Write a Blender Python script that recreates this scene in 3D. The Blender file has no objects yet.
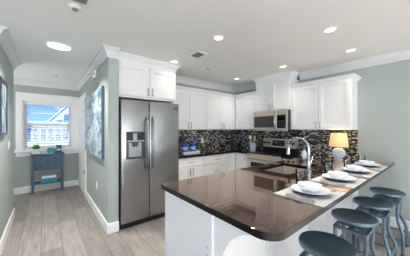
import bpy, bmesh, math, random
from mathutils import Vector, Matrix
random.seed(7)
PI = math.pi
S = bpy.context.scene
COL = S.collection

# ------------------------------------------------------------------ camera, world, lights, exposure
cam_d = bpy.data.cameras.new('camera')
cam_d.sensor_fit = 'HORIZONTAL'; cam_d.sensor_width = 36.0
cam_d.lens = 196.16 / 410 * 36.0
cam_d.shift_y = 1.24 / 410
cam_d.clip_start = 0.05
cam = bpy.data.objects.new('camera', cam_d); COL.objects.link(cam)
cam.location = (0, 0, 1.379); cam.rotation_euler = (PI/2, 0, -0.6819)
S.camera = cam

S.view_settings.view_transform = 'Standard'
S.view_settings.look = 'None'
S.view_settings.exposure = 0.36
S.view_settings.gamma = 1.0
S.view_settings.use_curve_mapping = False
S.cycles.use_denoising = True
S.cycles.max_bounces = 10
S.cycles.diffuse_bounces = 6
S.cycles.glossy_bounces = 5
S.cycles.transmission_bounces = 8
S.cycles.transparent_max_bounces = 8
S.cycles.sample_clamp_indirect = 6.0
S.cycles.caustics_reflective = False
S.cycles.caustics_refractive = False

def srgb(r, g, b):
    f = lambda v: (v/255/12.92) if v/255 <= .04045 else ((v/255+.055)/1.055)**2.4
    return (f(r), f(g), f(b), 1.0)

world = bpy.data.worlds.new('world'); S.world = world; world.use_nodes = True
wn, wl = world.node_tree.nodes, world.node_tree.links
bg = wn['Background']
tc = wn.new('ShaderNodeTexCoord')
sep = wn.new('ShaderNodeSeparateXYZ'); wl.new(tc.outputs['Generated'], sep.inputs[0])
ramp = wn.new('ShaderNodeValToRGB')
ramp.color_ramp.elements[0].position = 0.0; ramp.color_ramp.elements[0].color = srgb(160, 206, 246)
ramp.color_ramp.elements[1].position = 0.12; ramp.color_ramp.elements[1].color = srgb(44, 122, 216)
wl.new(sep.outputs['Z'], ramp.inputs[0])
ns = wn.new('ShaderNodeTexNoise'); ns.inputs['Scale'].default_value = 9.0; ns.inputs['Detail'].default_value = 5
mp = wn.new('ShaderNodeMapping'); mp.inputs['Scale'].default_value = (1, 1, 3.0)
wl.new(tc.outputs['Generated'], mp.inputs[0]); wl.new(mp.outputs[0], ns.inputs['Vector'])
cr = wn.new('ShaderNodeValToRGB'); cr.color_ramp.elements[0].position = .60; cr.color_ramp.elements[1].position = .80
wl.new(ns.outputs['Fac'], cr.inputs[0])
mx = wn.new('ShaderNodeMixRGB'); wl.new(cr.outputs[0], mx.inputs[0]); wl.new(ramp.outputs[0], mx.inputs[1])
mx.inputs[2].default_value = srgb(245, 248, 250)
wl.new(mx.outputs[0], bg.inputs['Color']); bg.inputs['Strength'].default_value = 1.45

def area(name, loc, rot, sx, sy, power, color=(1, 1, 1), shape='RECTANGLE', spread=PI):
    d = bpy.data.lights.new(name, 'AREA'); d.shape = shape; d.size = sx
    if shape == 'RECTANGLE': d.size_y = sy
    d.energy = power; d.color = color; d.spread = spread
    o = bpy.data.objects.new(name, d); COL.objects.link(o); o.location = loc; o.rotation_euler = rot
    return o
sun_d = bpy.data.lights.new('sun', 'SUN'); sun_d.energy = 4.5; sun_d.angle = .01
sun = bpy.data.objects.new('sun', sun_d); COL.objects.link(sun); sun.rotation_euler = (math.radians(50), 0, math.radians(-40))
# fill lights added in unseen openings behind and left of the camera
area('rear_fill_light', (-.4, -5.85, 1.30), (PI/2+1.0, 0, 0), 6.2, 2.3, 330, (1, .96, .90))
area('side_fill_light', (-4.1, -.7, 1.35), (0, -PI/2-.85, 0), 2.2, 4.4, 26, (1, .94, .86))
area('alcove_fill_light', (-1.58, 5.05, 1.5), (0, -PI/2, 0), 1.2, .9, 14, (1, .98, .96))  # added fill for the hall end; the alcove wall has no window

# ------------------------------------------------------------------ materials
def mat(name, col, rough=.5, metal=0, spec=None, var=0, vscale=8, ior=None, emit=None, estr=0, trans=0, coat=0, bump=0, bscale=40, stretch=(1, 1, 1)):
    m = bpy.data.materials.new(name); m.use_nodes = True
    n, l = m.node_tree.nodes, m.node_tree.links
    p = n['Principled BSDF']
    p.inputs['Base Color'].default_value = col
    p.inputs['Roughness'].default_value = rough
    p.inputs['Metallic'].default_value = metal
    if ior: p.inputs['IOR'].default_value = ior
    if spec is not None: p.inputs['Specular IOR Level'].default_value = spec
    if trans: p.inputs['Transmission Weight'].default_value = trans
    if coat: p.inputs['Coat Weight'].default_value = coat; p.inputs['Coat Roughness'].default_value = .05
    if emit: p.inputs['Emission Color'].default_value = emit; p.inputs['Emission Strength'].default_value = estr
    if var or bump:
        t = n.new('ShaderNodeTexCoord'); mm = n.new('ShaderNodeMapping'); mm.inputs['Scale'].default_value = stretch
        l.new(t.outputs['Object'], mm.inputs[0])
        z = n.new('ShaderNodeTexNoise'); z.inputs['Scale'].default_value = vscale; z.inputs['Detail'].default_value = 5
        l.new(mm.outputs[0], z.inputs['Vector'])
        if var:
            r = n.new('ShaderNodeValToRGB')
            r.color_ramp.elements[0].position = .3; r.color_ramp.elements[1].position = .7
            r.color_ramp.elements[0].color = tuple(c*(1-var) for c in col[:3])+(1,)
            r.color_ramp.elements[1].color = tuple(min(1, c*(1+var)) for c in col[:3])+(1,)
            l.new(z.outputs['Fac'], r.inputs[0]); l.new(r.outputs[0], p.inputs['Base Color'])
        if bump:
            z2 = n.new('ShaderNodeTexNoise'); z2.inputs['Scale'].default_value = bscale
            l.new(mm.outputs[0], z2.inputs['Vector'])
            b = n.new('ShaderNodeBump'); b.inputs['Strength'].default_value = bump; b.inputs['Distance'].default_value = .01
            l.new(z2.outputs['Fac'], b.inputs['Height']); l.new(b.outputs[0], p.inputs['Normal'])
    return m

M = {}
M['wall'] = mat('wall_paint', srgb(167, 176, 172), .6, var=.015, vscale=3)
M['ceil'] = mat('ceiling_paint', srgb(243, 243, 242), .8, var=.01, vscale=2)
M['trim'] = mat('white_trim', srgb(238, 239, 240), .4, var=.01)
M['crown'] = mat('crown_paint', srgb(222, 222, 222), .5, var=.01)
M['cab'] = mat('white_cabinet', srgb(236, 236, 235), .35, var=.008)
M['nickel'] = mat('brushed_nickel', srgb(158, 156, 153), .28, 1, var=.05, vscale=30)
M['chrome'] = mat('chrome', srgb(196, 198, 202), .08, 1, var=.02)
M['steel'] = mat('stainless_steel', srgb(164, 166, 169), .27, 1, var=.05, vscale=6, stretch=(1, 1, 12))
M['basin'] = mat('sink_steel', srgb(190, 184, 176), .38, .75, var=.04)
M['steelh'] = mat('stainless_range', srgb(212, 201, 188), .33, .7, var=.05, vscale=6, stretch=(1, 12, 1))
M['black'] = mat('black_plastic', srgb(18, 18, 20), .35, var=.1)
M['blackglass'] = mat('black_glass', srgb(12, 12, 13), .06, var=.1)
M['dark'] = mat('dark_grey', srgb(52, 53, 56), .4, var=.08)
M['greycav'] = mat('dispenser_grey', srgb(150, 154, 158), .35, .5, var=.05)
M['white'] = mat('white_glaze', srgb(226, 229, 234), .12, var=.01)
M['plastic'] = mat('white_plastic', srgb(236, 236, 234), .4, var=.01)
M['shell'] = mat('shell_glaze', srgb(214, 218, 224), .2, var=.03)
M['shellring'] = mat('shell_ring', srgb(186, 192, 200), .3, var=.05)
M['cutlery'] = mat('cutlery_steel', srgb(204, 204, 206), .2, .9, var=.03)
M['teal_under'] = mat('teal_glaze', srgb(22, 54, 80), .25, var=.1)
M['seat'] = mat('slate_blue_seat', srgb(48, 74, 88), .3, .1, var=.14, vscale=14)
M['stool'] = mat('blue_grey_steel', srgb(92, 114, 130), .32, .5, var=.18, vscale=18)
M['rod'] = mat('dark_steel', srgb(48, 54, 62), .4, .7, var=.1)
M['console'] = mat('blue_paint', srgb(72, 102, 122), .5, var=.12, vscale=12)
M['knob'] = mat('dark_knob', srgb(30, 42, 58), .4, var=.1)
M['cobalt'] = mat('cobalt_glass', srgb(22, 70, 190), .12, var=.25, vscale=20)
M['paleblue'] = mat('pale_blue_label', srgb(150, 185, 226), .5, var=.08)
M['tealbox'] = mat('teal_card', srgb(0, 158, 164), .5, var=.06)
M['navy'] = mat('navy_card', srgb(32, 84, 140), .5, var=.1)
M['tray'] = mat('turquoise_tray', srgb(28, 140, 172), .45, var=.06)
M['linen'] = mat('white_linen', srgb(226, 234, 240), .9, var=.03, bump=.2, bscale=90)
M['pot'] = mat('grey_pot', srgb(222, 228, 234), .6, var=.05)
M['leaf'] = mat('green_leaf', srgb(110, 176, 70), .5, var=.25, vscale=30)
M['lav'] = mat('lavender_crock', srgb(192, 202, 226), .3, var=.05)
M['wood'] = mat('pale_wood', srgb(206, 168, 112), .5, var=.1)
M['block'] = mat('slate_block', srgb(40, 56, 70), .4, var=.1)
M['blind'] = mat('blind_white', srgb(244, 246, 248), .5, var=.01)
M['house'] = mat('house_white', srgb(232, 238, 242), .7, var=.02)
M['houseglass'] = mat('house_window', srgb(96, 138, 178), .3, var=.2, vscale=1)
M['roof'] = mat('roof_grey', srgb(226, 232, 238), .8, var=.05)
M['ground'] = mat('ground_sand', srgb(188, 186, 180), .9, var=.08)
M['hub'] = mat('vent_dark', srgb(120, 120, 120), .6, var=.05)
M['ventdark'] = mat('vent_shadow', srgb(70, 70, 70), .8, var=.05)
M['lens'] = mat('lamp_lens', srgb(255, 255, 255), .5, emit=(1, .98, .95, 1), estr=1.4)
M['bulb'] = mat('warm_bulb', srgb(255, 220, 160), .5, emit=(1, .72, .40, 1), estr=14)
M['mirrorgrey'] = mat('soap_ceramic', srgb(196, 198, 196), .3, var=.12, vscale=40)
M['smokeglass'] = mat('smoked_glass', srgb(66, 62, 58), .12, var=.1)
M['display'] = mat('display_black', srgb(30, 32, 36), .15, var=.1)
M['smoke'] = mat('sensor_grey', srgb(120, 120, 120), .5, var=.1)

def glass():
    m = bpy.data.materials.new('clear_glass'); m.use_nodes = True
    n, l = m.node_tree.nodes, m.node_tree.links
    o = n['Material Output']
    p = n['Principled BSDF']; n.remove(p)
    tr = n.new('ShaderNodeBsdfTransparent'); tr.inputs[0].default_value = (.975, .985, .99, 1)
    gl = n.new('ShaderNodeBsdfGlossy'); gl.inputs['Roughness'].default_value = .03
    fr = n.new('ShaderNodeFresnel'); fr.inputs[0].default_value = 1.5
    ms = n.new('ShaderNodeMixShader')
    l.new(fr.outputs[0], ms.inputs[0]); l.new(tr.outputs[0], ms.inputs[1]); l.new(gl.outputs[0], ms.inputs[2])
    l.new(ms.outputs[0], o.inputs[0])
    return m
M['glass'] = glass()

def shade_mat():
    m = bpy.data.materials.new('lamp_shade_fabric'); m.use_nodes = True
    n, l = m.node_tree.nodes, m.node_tree.links
    o = n['Material Output']; n.remove(n['Principled BSDF'])
    t = n.new('ShaderNodeTexCoord'); w = n.new('ShaderNodeTexNoise'); w.inputs['Scale'].default_value = 60
    l.new(t.outputs['Object'], w.inputs['Vector'])
    r = n.new('ShaderNodeValToRGB'); r.color_ramp.elements[0].color = srgb(238, 220, 190); r.color_ramp.elements[1].color = srgb(248, 236, 212)
    l.new(w.outputs['Fac'], r.inputs[0])
    d = n.new('ShaderNodeBsdfDiffuse'); tl = n.new('ShaderNodeBsdfTranslucent')
    l.new(r.outputs[0], d.inputs[0]); l.new(r.outputs[0], tl.inputs[0])
    ms = n.new('ShaderNodeMixShader'); ms.inputs[0].default_value = .4
    l.new(d.outputs[0], ms.inputs[1]); l.new(tl.outputs[0], ms.inputs[2]); l.new(ms.outputs[0], o.inputs[0])
    return m
M['shade'] = shade_mat()

def planks():
    m = bpy.data.materials.new('plank_tile_floor'); m.use_nodes = True
    n, l = m.node_tree.nodes, m.node_tree.links; p = n['Principled BSDF']
    t = n.new('ShaderNodeTexCoord')
    mm = n.new('ShaderNodeMapping'); mm.inputs['Rotation'].default_value = (0, 0, PI/2); mm.inputs['Location'].default_value = (0, .044, 0)
    l.new(t.outputs['Object'], mm.inputs[0])
    b = n.new('ShaderNodeTexBrick'); l.new(mm.outputs[0], b.inputs['Vector'])
    b.inputs['Scale'].default_value = 1; b.inputs['Brick Width'].default_value = 1.2; b.inputs['Row Height'].default_value = .2
    b.inputs['Mortar Size'].default_value = .0035; b.inputs['Mortar Smooth'].default_value = .3; b.offset = .37; b.offset_frequency = 2
    b.inputs['Color1'].default_value = (0, 0, 0, 1); b.inputs['Color2'].default_value = (1, 1, 1, 1); b.inputs['Mortar'].default_value = (.5, .5, .5, 1)
    r = n.new('ShaderNodeValToRGB'); e = r.color_ramp.elements
    e[0].position = 0; e[0].color = srgb(142, 138, 133); e[1].position = 1; e[1].color = srgb(168, 164, 158)
    k = e.new(.5); k.color = srgb(156, 151, 146)
    l.new(b.outputs['Color'], r.inputs[0])
    g = n.new('ShaderNodeMapping'); g.inputs['Scale'].default_value = (9, .9, 1); l.new(t.outputs['Object'], g.inputs[0])
    z = n.new('ShaderNodeTexNoise'); z.inputs['Scale'].default_value = 3.0; z.inputs['Detail'].default_value = 8; z.inputs['Roughness'].default_value = .65
    l.new(g.outputs[0], z.inputs['Vector'])
    zr = n.new('ShaderNodeValToRGB'); zr.color_ramp.elements[0].position = .33; zr.color_ramp.elements[0].color = (.52, .51, .50, 1)
    zr.color_ramp.elements[1].position = .66; zr.color_ramp.elements[1].color = (1.0, 1.0, 1.0, 1)
    l.new(z.outputs['Fac'], zr.inputs[0])
    mul = n.new('ShaderNodeMixRGB'); mul.blend_type = 'MULTIPLY'; mul.inputs[0].default_value = .8
    l.new(r.outputs[0], mul.inputs[1]); l.new(zr.outputs[0], mul.inputs[2])
    fin = n.new('ShaderNodeMixRGB'); l.new(b.outputs['Fac'], fin.inputs[0]); l.new(mul.outputs[0], fin.inputs[1]); fin.inputs[2].default_value = srgb(104, 98, 92)
    l.new(fin.outputs[0], p.inputs['Base Color']); p.inputs['Roughness'].default_value = .42
    return m
M['floor'] = planks()

def mosaic(name, axis):
    m = bpy.data.materials.new(name); m.use_nodes = True
    n, l = m.node_tree.nodes, m.node_tree.links; p = n['Principled BSDF']
    t = n.new('ShaderNodeTexCoord'); s = n.new('ShaderNodeSeparateXYZ'); l.new(t.outputs['Object'], s.inputs[0])
    c = n.new('ShaderNodeCombineXYZ'); l.new(s.outputs[axis], c.inputs[0]); l.new(s.outputs['Z'], c.inputs[1])
    b = n.new('ShaderNodeTexBrick'); l.new(c.outputs[0], b.inputs['Vector'])
    b.inputs['Scale'].default_value = 1; b.inputs['Brick Width'].default_value = .036; b.inputs['Row Height'].default_value = .015
    b.inputs['Mortar Size'].default_value = .001; b.inputs['Mortar Smooth'].default_value = .1
    b.inputs['Color1'].default_value = (0, 0, 0, 1); b.inputs['Color2'].default_value = (1, 1, 1, 1); b.inputs['Mortar'].default_value = (.3, .3, .3, 1)
    r = n.new('ShaderNodeValToRGB'); r.color_ramp.interpolation = 'CONSTANT'; e = r.color_ramp.elements
    e[0].position = 0; e[0].color = srgb(20, 20, 22); e[1].position = .34; e[1].color = srgb(78, 80, 80)
    for pos, col in ((.54, (120, 122, 120)), (.64, (30, 32, 34)), (.70, (228, 224, 212)), (.86, (164, 156, 140)), (.94, (96, 104, 110))):
        k = e.new(pos); k.color = srgb(*col)
    l.new(b.outputs['Color'], r.inputs[0])
    f = n.new('ShaderNodeMixRGB'); l.new(b.outputs['Fac'], f.inputs[0]); l.new(r.outputs[0], f.inputs[1]); f.inputs[2].default_value = srgb(84, 84, 82)
    l.new(f.outputs[0], p.inputs['Base Color']); p.inputs['Roughness'].default_value = .18
    return m
M['mosx'] = mosaic('mosaic_backsplash_a', 'X'); M['mosy'] = mosaic('mosaic_backsplash_b', 'Y')

def granite():
    m = bpy.data.materials.new('dark_granite'); m.use_nodes = True
    n, l = m.node_tree.nodes, m.node_tree.links; p = n['Principled BSDF']
    t = n.new('ShaderNodeTexCoord')
    v = n.new('ShaderNodeTexVoronoi'); v.inputs['Scale'].default_value = 210; l.new(t.outputs['Object'], v.inputs['Vector'])
    z = n.new('ShaderNodeTexNoise'); z.inputs['Scale'].default_value = 85; z.inputs['Detail'].default_value = 7; l.new(t.outputs['Object'], z.inputs['Vector'])
    sv = n.new('ShaderNodeSeparateColor'); l.new(v.outputs['Color'], sv.inputs[0])
    a = n.new('ShaderNodeMath'); a.operation = 'MULTIPLY_ADD'; a.inputs[1].default_value = .35; l.new(sv.outputs[0], a.inputs[0]); 
    b2 = n.new('ShaderNodeMath'); b2.operation = 'MULTIPLY'; b2.inputs[1].default_value = .75; l.new(z.outputs['Fac'], b2.inputs[0]); l.new(b2.outputs[0], a.inputs[2])
    r = n.new('ShaderNodeValToRGB'); e = r.color_ramp.elements
    e[0].position = .36; e[0].color = srgb(14, 11, 10); e[1].position = .85; e[1].color = srgb(140, 114, 92)
    k = e.new(.56); k.color = srgb(36, 27, 22); k = e.new(.68); k.color = srgb(84, 64, 51)
    l.new(a.outputs[0], r.inputs[0])
    n.remove(p)
    df = n.new('ShaderNodeBsdfDiffuse'); l.new(r.outputs[0], df.inputs[0])
    gl = n.new('ShaderNodeBsdfGlossy'); gl.inputs['Roughness'].default_value = .03; gl.inputs['Color'].default_value = (1, .84, .74, 1)
    fr = n.new('ShaderNodeFresnel'); fr.inputs[0].default_value = 1.40
    mu = n.new('ShaderNodeMath'); mu.operation = 'MULTIPLY'; mu.inputs[1].default_value = 2.05; mu.use_clamp = True; l.new(fr.outputs[0], mu.inputs[0])
    ms = n.new('ShaderNodeMixShader'); l.new(mu.outputs[0], ms.inputs[0]); l.new(df.outputs[0], ms.inputs[1]); l.new(gl.outputs[0], ms.inputs[2])
    l.new(ms.outputs[0], n['Material Output'].inputs[0])
    return m
M['granite'] = granite()
M['granite_edge'] = mat('dark_granite_edge', srgb(13, 12, 12), .15, spec=.35, var=.5, vscale=120)

def canvas_art(name, cols, scale, axis_stretch):
    m = bpy.data.materials.new(name); m.use_nodes = True
    n, l = m.node_tree.nodes, m.node_tree.links; p = n['Principled BSDF']
    t = n.new('ShaderNodeTexCoord'); mm = n.new('ShaderNodeMapping'); mm.inputs['Scale'].default_value = axis_stretch
    l.new(t.outputs['Object'], mm.inputs[0])
    z = n.new('ShaderNodeTexNoise'); z.inputs['Scale'].default_value = scale; z.inputs['Detail'].default_value = 7; z.inputs['Distortion'].default_value = 1.2
    l.new(mm.outputs[0], z.inputs['Vector'])
    r = n.new('ShaderNodeValToRGB'); e = r.color_ramp.elements
    e[0].position = .3; e[0].color = srgb(*cols[0]); e[1].position = .72; e[1].color = srgb(*cols[-1])
    for i, c in enumerate(cols[1:-1]):
        k = e.new(.3+.42*(i+1)/(len(cols)-1)); k.color = srgb(*c)
    l.new(z.outputs['Fac'], r.inputs[0]); l.new(r.outputs[0], p.inputs['Base Color']); p.inputs['Roughness'].default_value = .5
    return m
M['art'] = canvas_art('seascape_canvas', [(62, 84, 104), (118, 142, 160), (168, 186, 196), (206, 214, 218), (150, 182, 184)], 6.0, (1, .5, 1.1))
M['art2'] = canvas_art('blue_canvas', [(36, 54, 74), (84, 108, 134), (150, 176, 200), (214, 226, 236)], 5, (1, 1.5, 1))
M['artside'] = mat('canvas_side', srgb(78, 104, 120), .5, var=.1)

def placemat_mat():
    m = bpy.data.materials.new('woven_placemat'); m.use_nodes = True
    n, l = m.node_tree.nodes, m.node_tree.links; p = n['Principled BSDF']
    t = n.new('ShaderNodeTexCoord')
    w = n.new('ShaderNodeTexWave'); w.inputs['Scale'].default_value = 22; w.bands_direction = 'Y'; w.inputs['Distortion'].default_value = .6
    l.new(t.outputs['Object'], w.inputs['Vector'])
    r = n.new('ShaderNodeValToRGB'); r.color_ramp.elements[0].color = srgb(172, 171, 172); r.color_ramp.elements[1].color = srgb(212, 211, 211)
    l.new(w.outputs['Fac'], r.inputs[0]); l.new(r.outputs[0], p.inputs['Base Color']); p.inputs['Roughness'].default_value = .7
    return m
M['mat'] = placemat_mat()

# ------------------------------------------------------------------ mesh helpers
class MB:
    """collects geometry for one part in world (or thing-local) coordinates"""
    def __init__(self): self.bm = bmesh.new()
    def box(self, a, b, bev=0, seg=2):
        x0, y0, z0 = (min(a[i], b[i]) for i in range(3)); x1, y1, z1 = (max(a[i], b[i]) for i in range(3))
        v = [self.bm.verts.new(p) for p in ((x0,y0,z0),(x1,y0,z0),(x1,y1,z0),(x0,y1,z0),(x0,y0,z1),(x1,y0,z1),(x1,y1,z1),(x0,y1,z1))]
        fs = [self.bm.faces.new([v[i] for i in q]) for q in ((3,2,1,0),(4,5,6,7),(0,1,5,4),(1,2,6,5),(2,3,7,6),(3,0,4,7))]
        if bev:
            es = list({e for f in fs for e in f.edges})
            bmesh.ops.bevel(self.bm, geom=es, offset=bev, segments=seg, affect='EDGES', profile=.5)
        return self
    def prism(self, pts, lift):
        """pts: closed 3-D polygon, lift: vector of extrusion"""
        lift = Vector(lift)
        a = [self.bm.verts.new(p) for p in pts]; b = [self.bm.verts.new(Vector(p)+lift) for p in pts]
        n = len(pts)
        self.bm.faces.new(a); self.bm.faces.new(b[::-1])
        for i in range(n): self.bm.faces.new([a[i], a[(i+1) % n], b[(i+1) % n], b[i]])
        return self
    def lathe(self, prof, c=(0, 0, 0), seg=32, closed=False):
        """prof: (r, z) list"""
        rings = []
        for r, z in prof:
            if r < 1e-6: rings.append([self.bm.verts.new((c[0], c[1], c[2]+z))])
            else: rings.append([self.bm.verts.new((c[0]+r*math.cos(2*PI*i/seg), c[1]+r*math.sin(2*PI*i/seg), c[2]+z)) for i in range(seg)])
        pairs = list(zip(rings, rings[1:])) + ([(rings[-1], rings[0])] if closed else [])
        for A, B in pairs:
            for i in range(seg):
                j = (i+1) % seg
                if len(A) == 1 and len(B) == 1: continue
                if len(A) == 1: self.bm.faces.new([A[0], B[i], B[j]])
                elif len(B) == 1: self.bm.faces.new([A[i], A[j], B[0]])
                else: self.bm.faces.new([A[i], A[j], B[j], B[i]])
        return self
    def tube(self, pts, r, seg=10, rs=None, square=False):
        pts = [Vector(p) for p in pts]; n = len(pts)
        if square: seg = 4
        up = None; rings = []
        for i, p in enumerate(pts):
            d = (pts[min(i+1, n-1)]-pts[max(i-1, 0)]).normalized()
            if up is None:
                up = Vector((0, 0, 1)) if abs(d.z) < .9 else Vector((1, 0, 0))
            s = d.cross(up).normalized(); up = s.cross(d).normalized()
            rr = rs[i] if rs else r
            ph = PI/4 if square else 0
            rings.append([self.bm.verts.new(p+(s*math.cos(2*PI*k/seg+ph)+up*math.sin(2*PI*k/seg+ph))*rr) for k in range(seg)])
        for A, B in zip(rings, rings[1:]):
            for k in range(seg): self.bm.faces.new([A[k], A[(k+1) % seg], B[(k+1) % seg], B[k]])
        self.bm.faces.new(rings[0][::-1]); self.bm.faces.new(rings[-1])
        return self
    def ball(self, c, r, sc=(1, 1, 1), u=16, v=10):
        mt = Matrix.Translation(c) @ Matrix.Diagonal((sc[0], sc[1], sc[2], 1))
        bmesh.ops.create_uvsphere(self.bm, u_segments=u, v_segments=v, radius=r, matrix=mt); return self
    def build(self, name, material, parent=None, smooth=False, world=True):
        bmesh.ops.recalc_face_normals(self.bm, faces=self.bm.faces[:])
        me = bpy.data.meshes.new(name)
        o = bpy.data.objects.new(name, me); COL.objects.link(o)
        if parent is not None:
            o.parent = parent
            if world:
                root = parent
                while root.parent: root = root.parent
                bmesh.ops.translate(self.bm, vec=-Vector(root.location), verts=self.bm.verts[:])
        if smooth:
            for f in self.bm.faces: f.smooth = True
            for e in self.bm.edges:
                if len(e.link_faces) == 2 and e.calc_face_angle(0) > .7: e.smooth = False
        self.bm.to_mesh(me); self.bm.free()
        for m in (material if isinstance(material, (list, tuple)) else [material]): me.materials.append(m)
        return o

def tag(o, label=None, cat=None, group=None, kind=None):
    if label: o['label'] = label
    if cat: o['category'] = cat
    if group: o['group'] = group
    if kind: o['kind'] = kind
    return o
def thing(name, label, cat, loc, group=None):
    o = bpy.data.objects.new(name, None); COL.objects.link(o); o.location = loc; o.empty_display_size = .1
    return tag(o, label, cat, group)
def struct(name, mb, m, parent=None, smooth=False):
    o = mb.build(name, m, parent, smooth)
    if parent is None: o['kind'] = 'structure'
    return o
def copy_tree(o, parent=None):
    c = o.copy(); COL.objects.link(c)
    if parent is not None: c.parent = parent
    for ch in list(o.children): copy_tree(ch, c)
    return c
def arc(c, r, a0, a1, n, plane):
    out = []
    for i in range(n+1):
        a = a0+(a1-a0)*i/n; u, v = r*math.cos(a), r*math.sin(a)
        out.append(tuple(Vector(c)+Vector(plane[0])*u+Vector(plane[1])*v))
    return out

def MY(y):   # front facing -Y:   (u, v, d) -> (x, y-d, z)
    return lambda u, v, d: (u, y-d, v)
def MX(x):   # front facing -X:   u is world Y
    return lambda u, v, d: (x-d, u, v)
def MYp(y):  # front facing +Y
    return lambda u, v, d: (u, y+d, v)

def shaker(F, u0, u1, v0, v1, t=.02, rail=.058, rec=.014):
    """one closed shaker-panel mesh; F maps (u, v, d)"""
    mb = MB(); bm = mb.bm; e = .0025
    def ring(i, d): return [bm.verts.new(F(u, v, d)) for u, v in ((u0+i, v0+i), (u1-i, v0+i), (u1-i, v1-i), (u0+i, v1-i))]
    rail = min(rail, (v1-v0)*.3)
    R = [ring(0, 0), ring(0, t-e), ring(e, t), ring(rail, t), ring(rail+.003, t-rec), ]
    bm.faces.new(R[0][::-1])
    for A, B in zip(R, R[1:]):
        for i in range(4): bm.faces.new([A[i], A[(i+1) % 4], B[(i+1) % 4], B[i]])
    bm.faces.new(R[-1])
    return mb
def pull(F, u, v, L, vertical, out=.03, r=.0055, d0=.02):
    mb = MB(); a = -L/2; b = L/2; k = .014
    if vertical: P = [(u, v+a+k, d0-.001), (u, v+a+k, out+d0), (u, v+b-k, out+d0), (u, v+b-k, d0-.001)]
    else: P = [(u+a+k, v, d0-.001), (u+a+k, v, out+d0), (u+b-k, v, out+d0), (u+b-k, v, d0-.001)]
    mb.tube([F(*P[0]), F(*P[1])], r*.8, 8); mb.tube([F(*P[3]), F(*P[2])], r*.8, 8)
    if vertical: mb.tube([F(u, v+a, out+d0), F(u, v+b, out+d0)], r, 10)
    else: mb.tube([F(u+a, v, out+d0), F(u+b, v, out+d0)], r, 10)
    return mb

# crown profile: list of (out, down) from wall/ceiling corner
CROWN = [(0, 0), (.084, 0), (.084, .013), (.080, .017), (.066, .017), (.062, .027), (.050, .040), (.040, .058), (.034, .080), (.034, .086), (.022, .086), (.022, .116), (.017, .124), (0, .124)]
BASEP = [(0, 0), (.016, 0), (.016, .115), (.012, .128), (.006, .135), (0, .135)]
def sweep(path, prof, z, down=True, side=1):
    """sweep a profile along a horizontal open path (mitred); out = to the left*side of the travel direction"""
    mb = MB(); bm = mb.bm; pts = [Vector((p[0], p[1])) for p in path]; n = len(pts)
    nrm = []
    for i in range(n-1):
        d = (pts[i+1]-pts[i]).normalized(); nrm.append(Vector((-d.y, d.x))*side)
    rings = []
    for i in range(n):
        if i == 0: m_ = nrm[0]
        elif i == n-1: m_ = nrm[-1]
        else:
            m_ = (nrm[i-1]+nrm[i]).normalized(); m_ = m_/max(.2, m_.dot(nrm[i]))
        rings.append([bm.verts.new((pts[i].x+m_.x*o, pts[i].y+m_.y*o, z-dn if down else z+dn)) for o, dn in prof])
    k = len(prof)
    for A, B in zip(rings, rings[1:]):
        for j in range(k): bm.faces.new([A[j], A[(j+1) % k], B[(j+1) % k], B[j]])
    bm.faces.new(rings[0][::-1]); bm.faces.new(rings[-1])
    return mb

# ------------------------------------------------------------------ the room
H = 2.45; X0 = .639; YC = 2.811; XL = -.395; YL = 4.316; YF = 5.741; XW = 3.833; YB = 3.49
YR = -6.0
struct('floor', MB().box((-4.4, YR-.12, -.1), (XW+.12, YF+.14, 0)), M['floor'])
struct('ceiling', MB().box((-4.4, YR-.12, H), (XW+.12, YF+.14, H+.1)), M['ceil'])
struct('wall_left', MB().box((XL-.12, 2.9, 0), (XL, YL, H)), M['wall'])
struct('wall_front', MB().box((-4.3, 2.9, 0), (XL-.121, 3.02, H)), M['wall'])
w = MB(); w.box((-4.4, YR, 0), (-4.28, YR+.4, H)); w.box((-4.4, 1.7, 0), (-4.28, 3.02, H)); w.box((-4.4, YR+.4, 2.35), (-4.28, 1.7, H)); w.box((-4.4, YR+.4, 0), (-4.28, 1.7, .2))
struct('wall_west', w, M['wall'])
struct('wall_right', MB().box((XW, YR, 0), (XW+.12, YB+.12, H)), M['wall'])
struct('wall_back', MB().box((.77, YB, 0), (XW, YB+.12, H)), M['wall'])
struct('wall_hall', MB().box((X0, YC, 0), (.77, YF, H)), M['wall'])
struct('wall_side', MB().box((-1.75, YL, 0), (-1.63, YF, H)), M['wall'])
struct('wall_alcove', MB().box((-1.75, YL-.12, 0), (XL-.12, YL, H)), M['wall'])
# unseen rear wall, its wide opening added to let in light
w = MB(); w.box((-4.28, YR-.12, 0), (-3.6, YR, H)); w.box((2.8, YR-.12, 0), (XW, YR, H)); w.box((-3.6, YR-.12, 2.42), (2.8, YR, H))
struct('wall_rear', w, M['wall'])
# far wall around the window opening
wx0, wx1, wz0, wz1 = -.392, .512, .915, 2.01
w = MB()
bm = w.bm
def ringxz(y, a, b, c, d): return [bm.verts.new(p) for p in ((a, y, c), (b, y, c), (b, y, d), (a, y, d))]
o0, i0 = ringxz(YF, -1.75, .77, 0, H), ringxz(YF, wx0, wx1, wz0, wz1)
o1, i1 = ringxz(YF+.14, -1.75, .77, 0, H), ringxz(YF+.14, wx0, wx1, wz0, wz1)
for i in range(4):
    j = (i+1) % 4
    bm.faces.new([o0[i], o0[j], i0[j], i0[i]]); bm.faces.new([o1[i], o1[j], i1[j], i1[i]])
    bm.faces.new([o0[i], o0[j], o1[j], o1[i]]); bm.faces.new([i0[i], i0[j], i1[j], i1[i]])
struct('wall_far', w, M['wall'])

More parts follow.
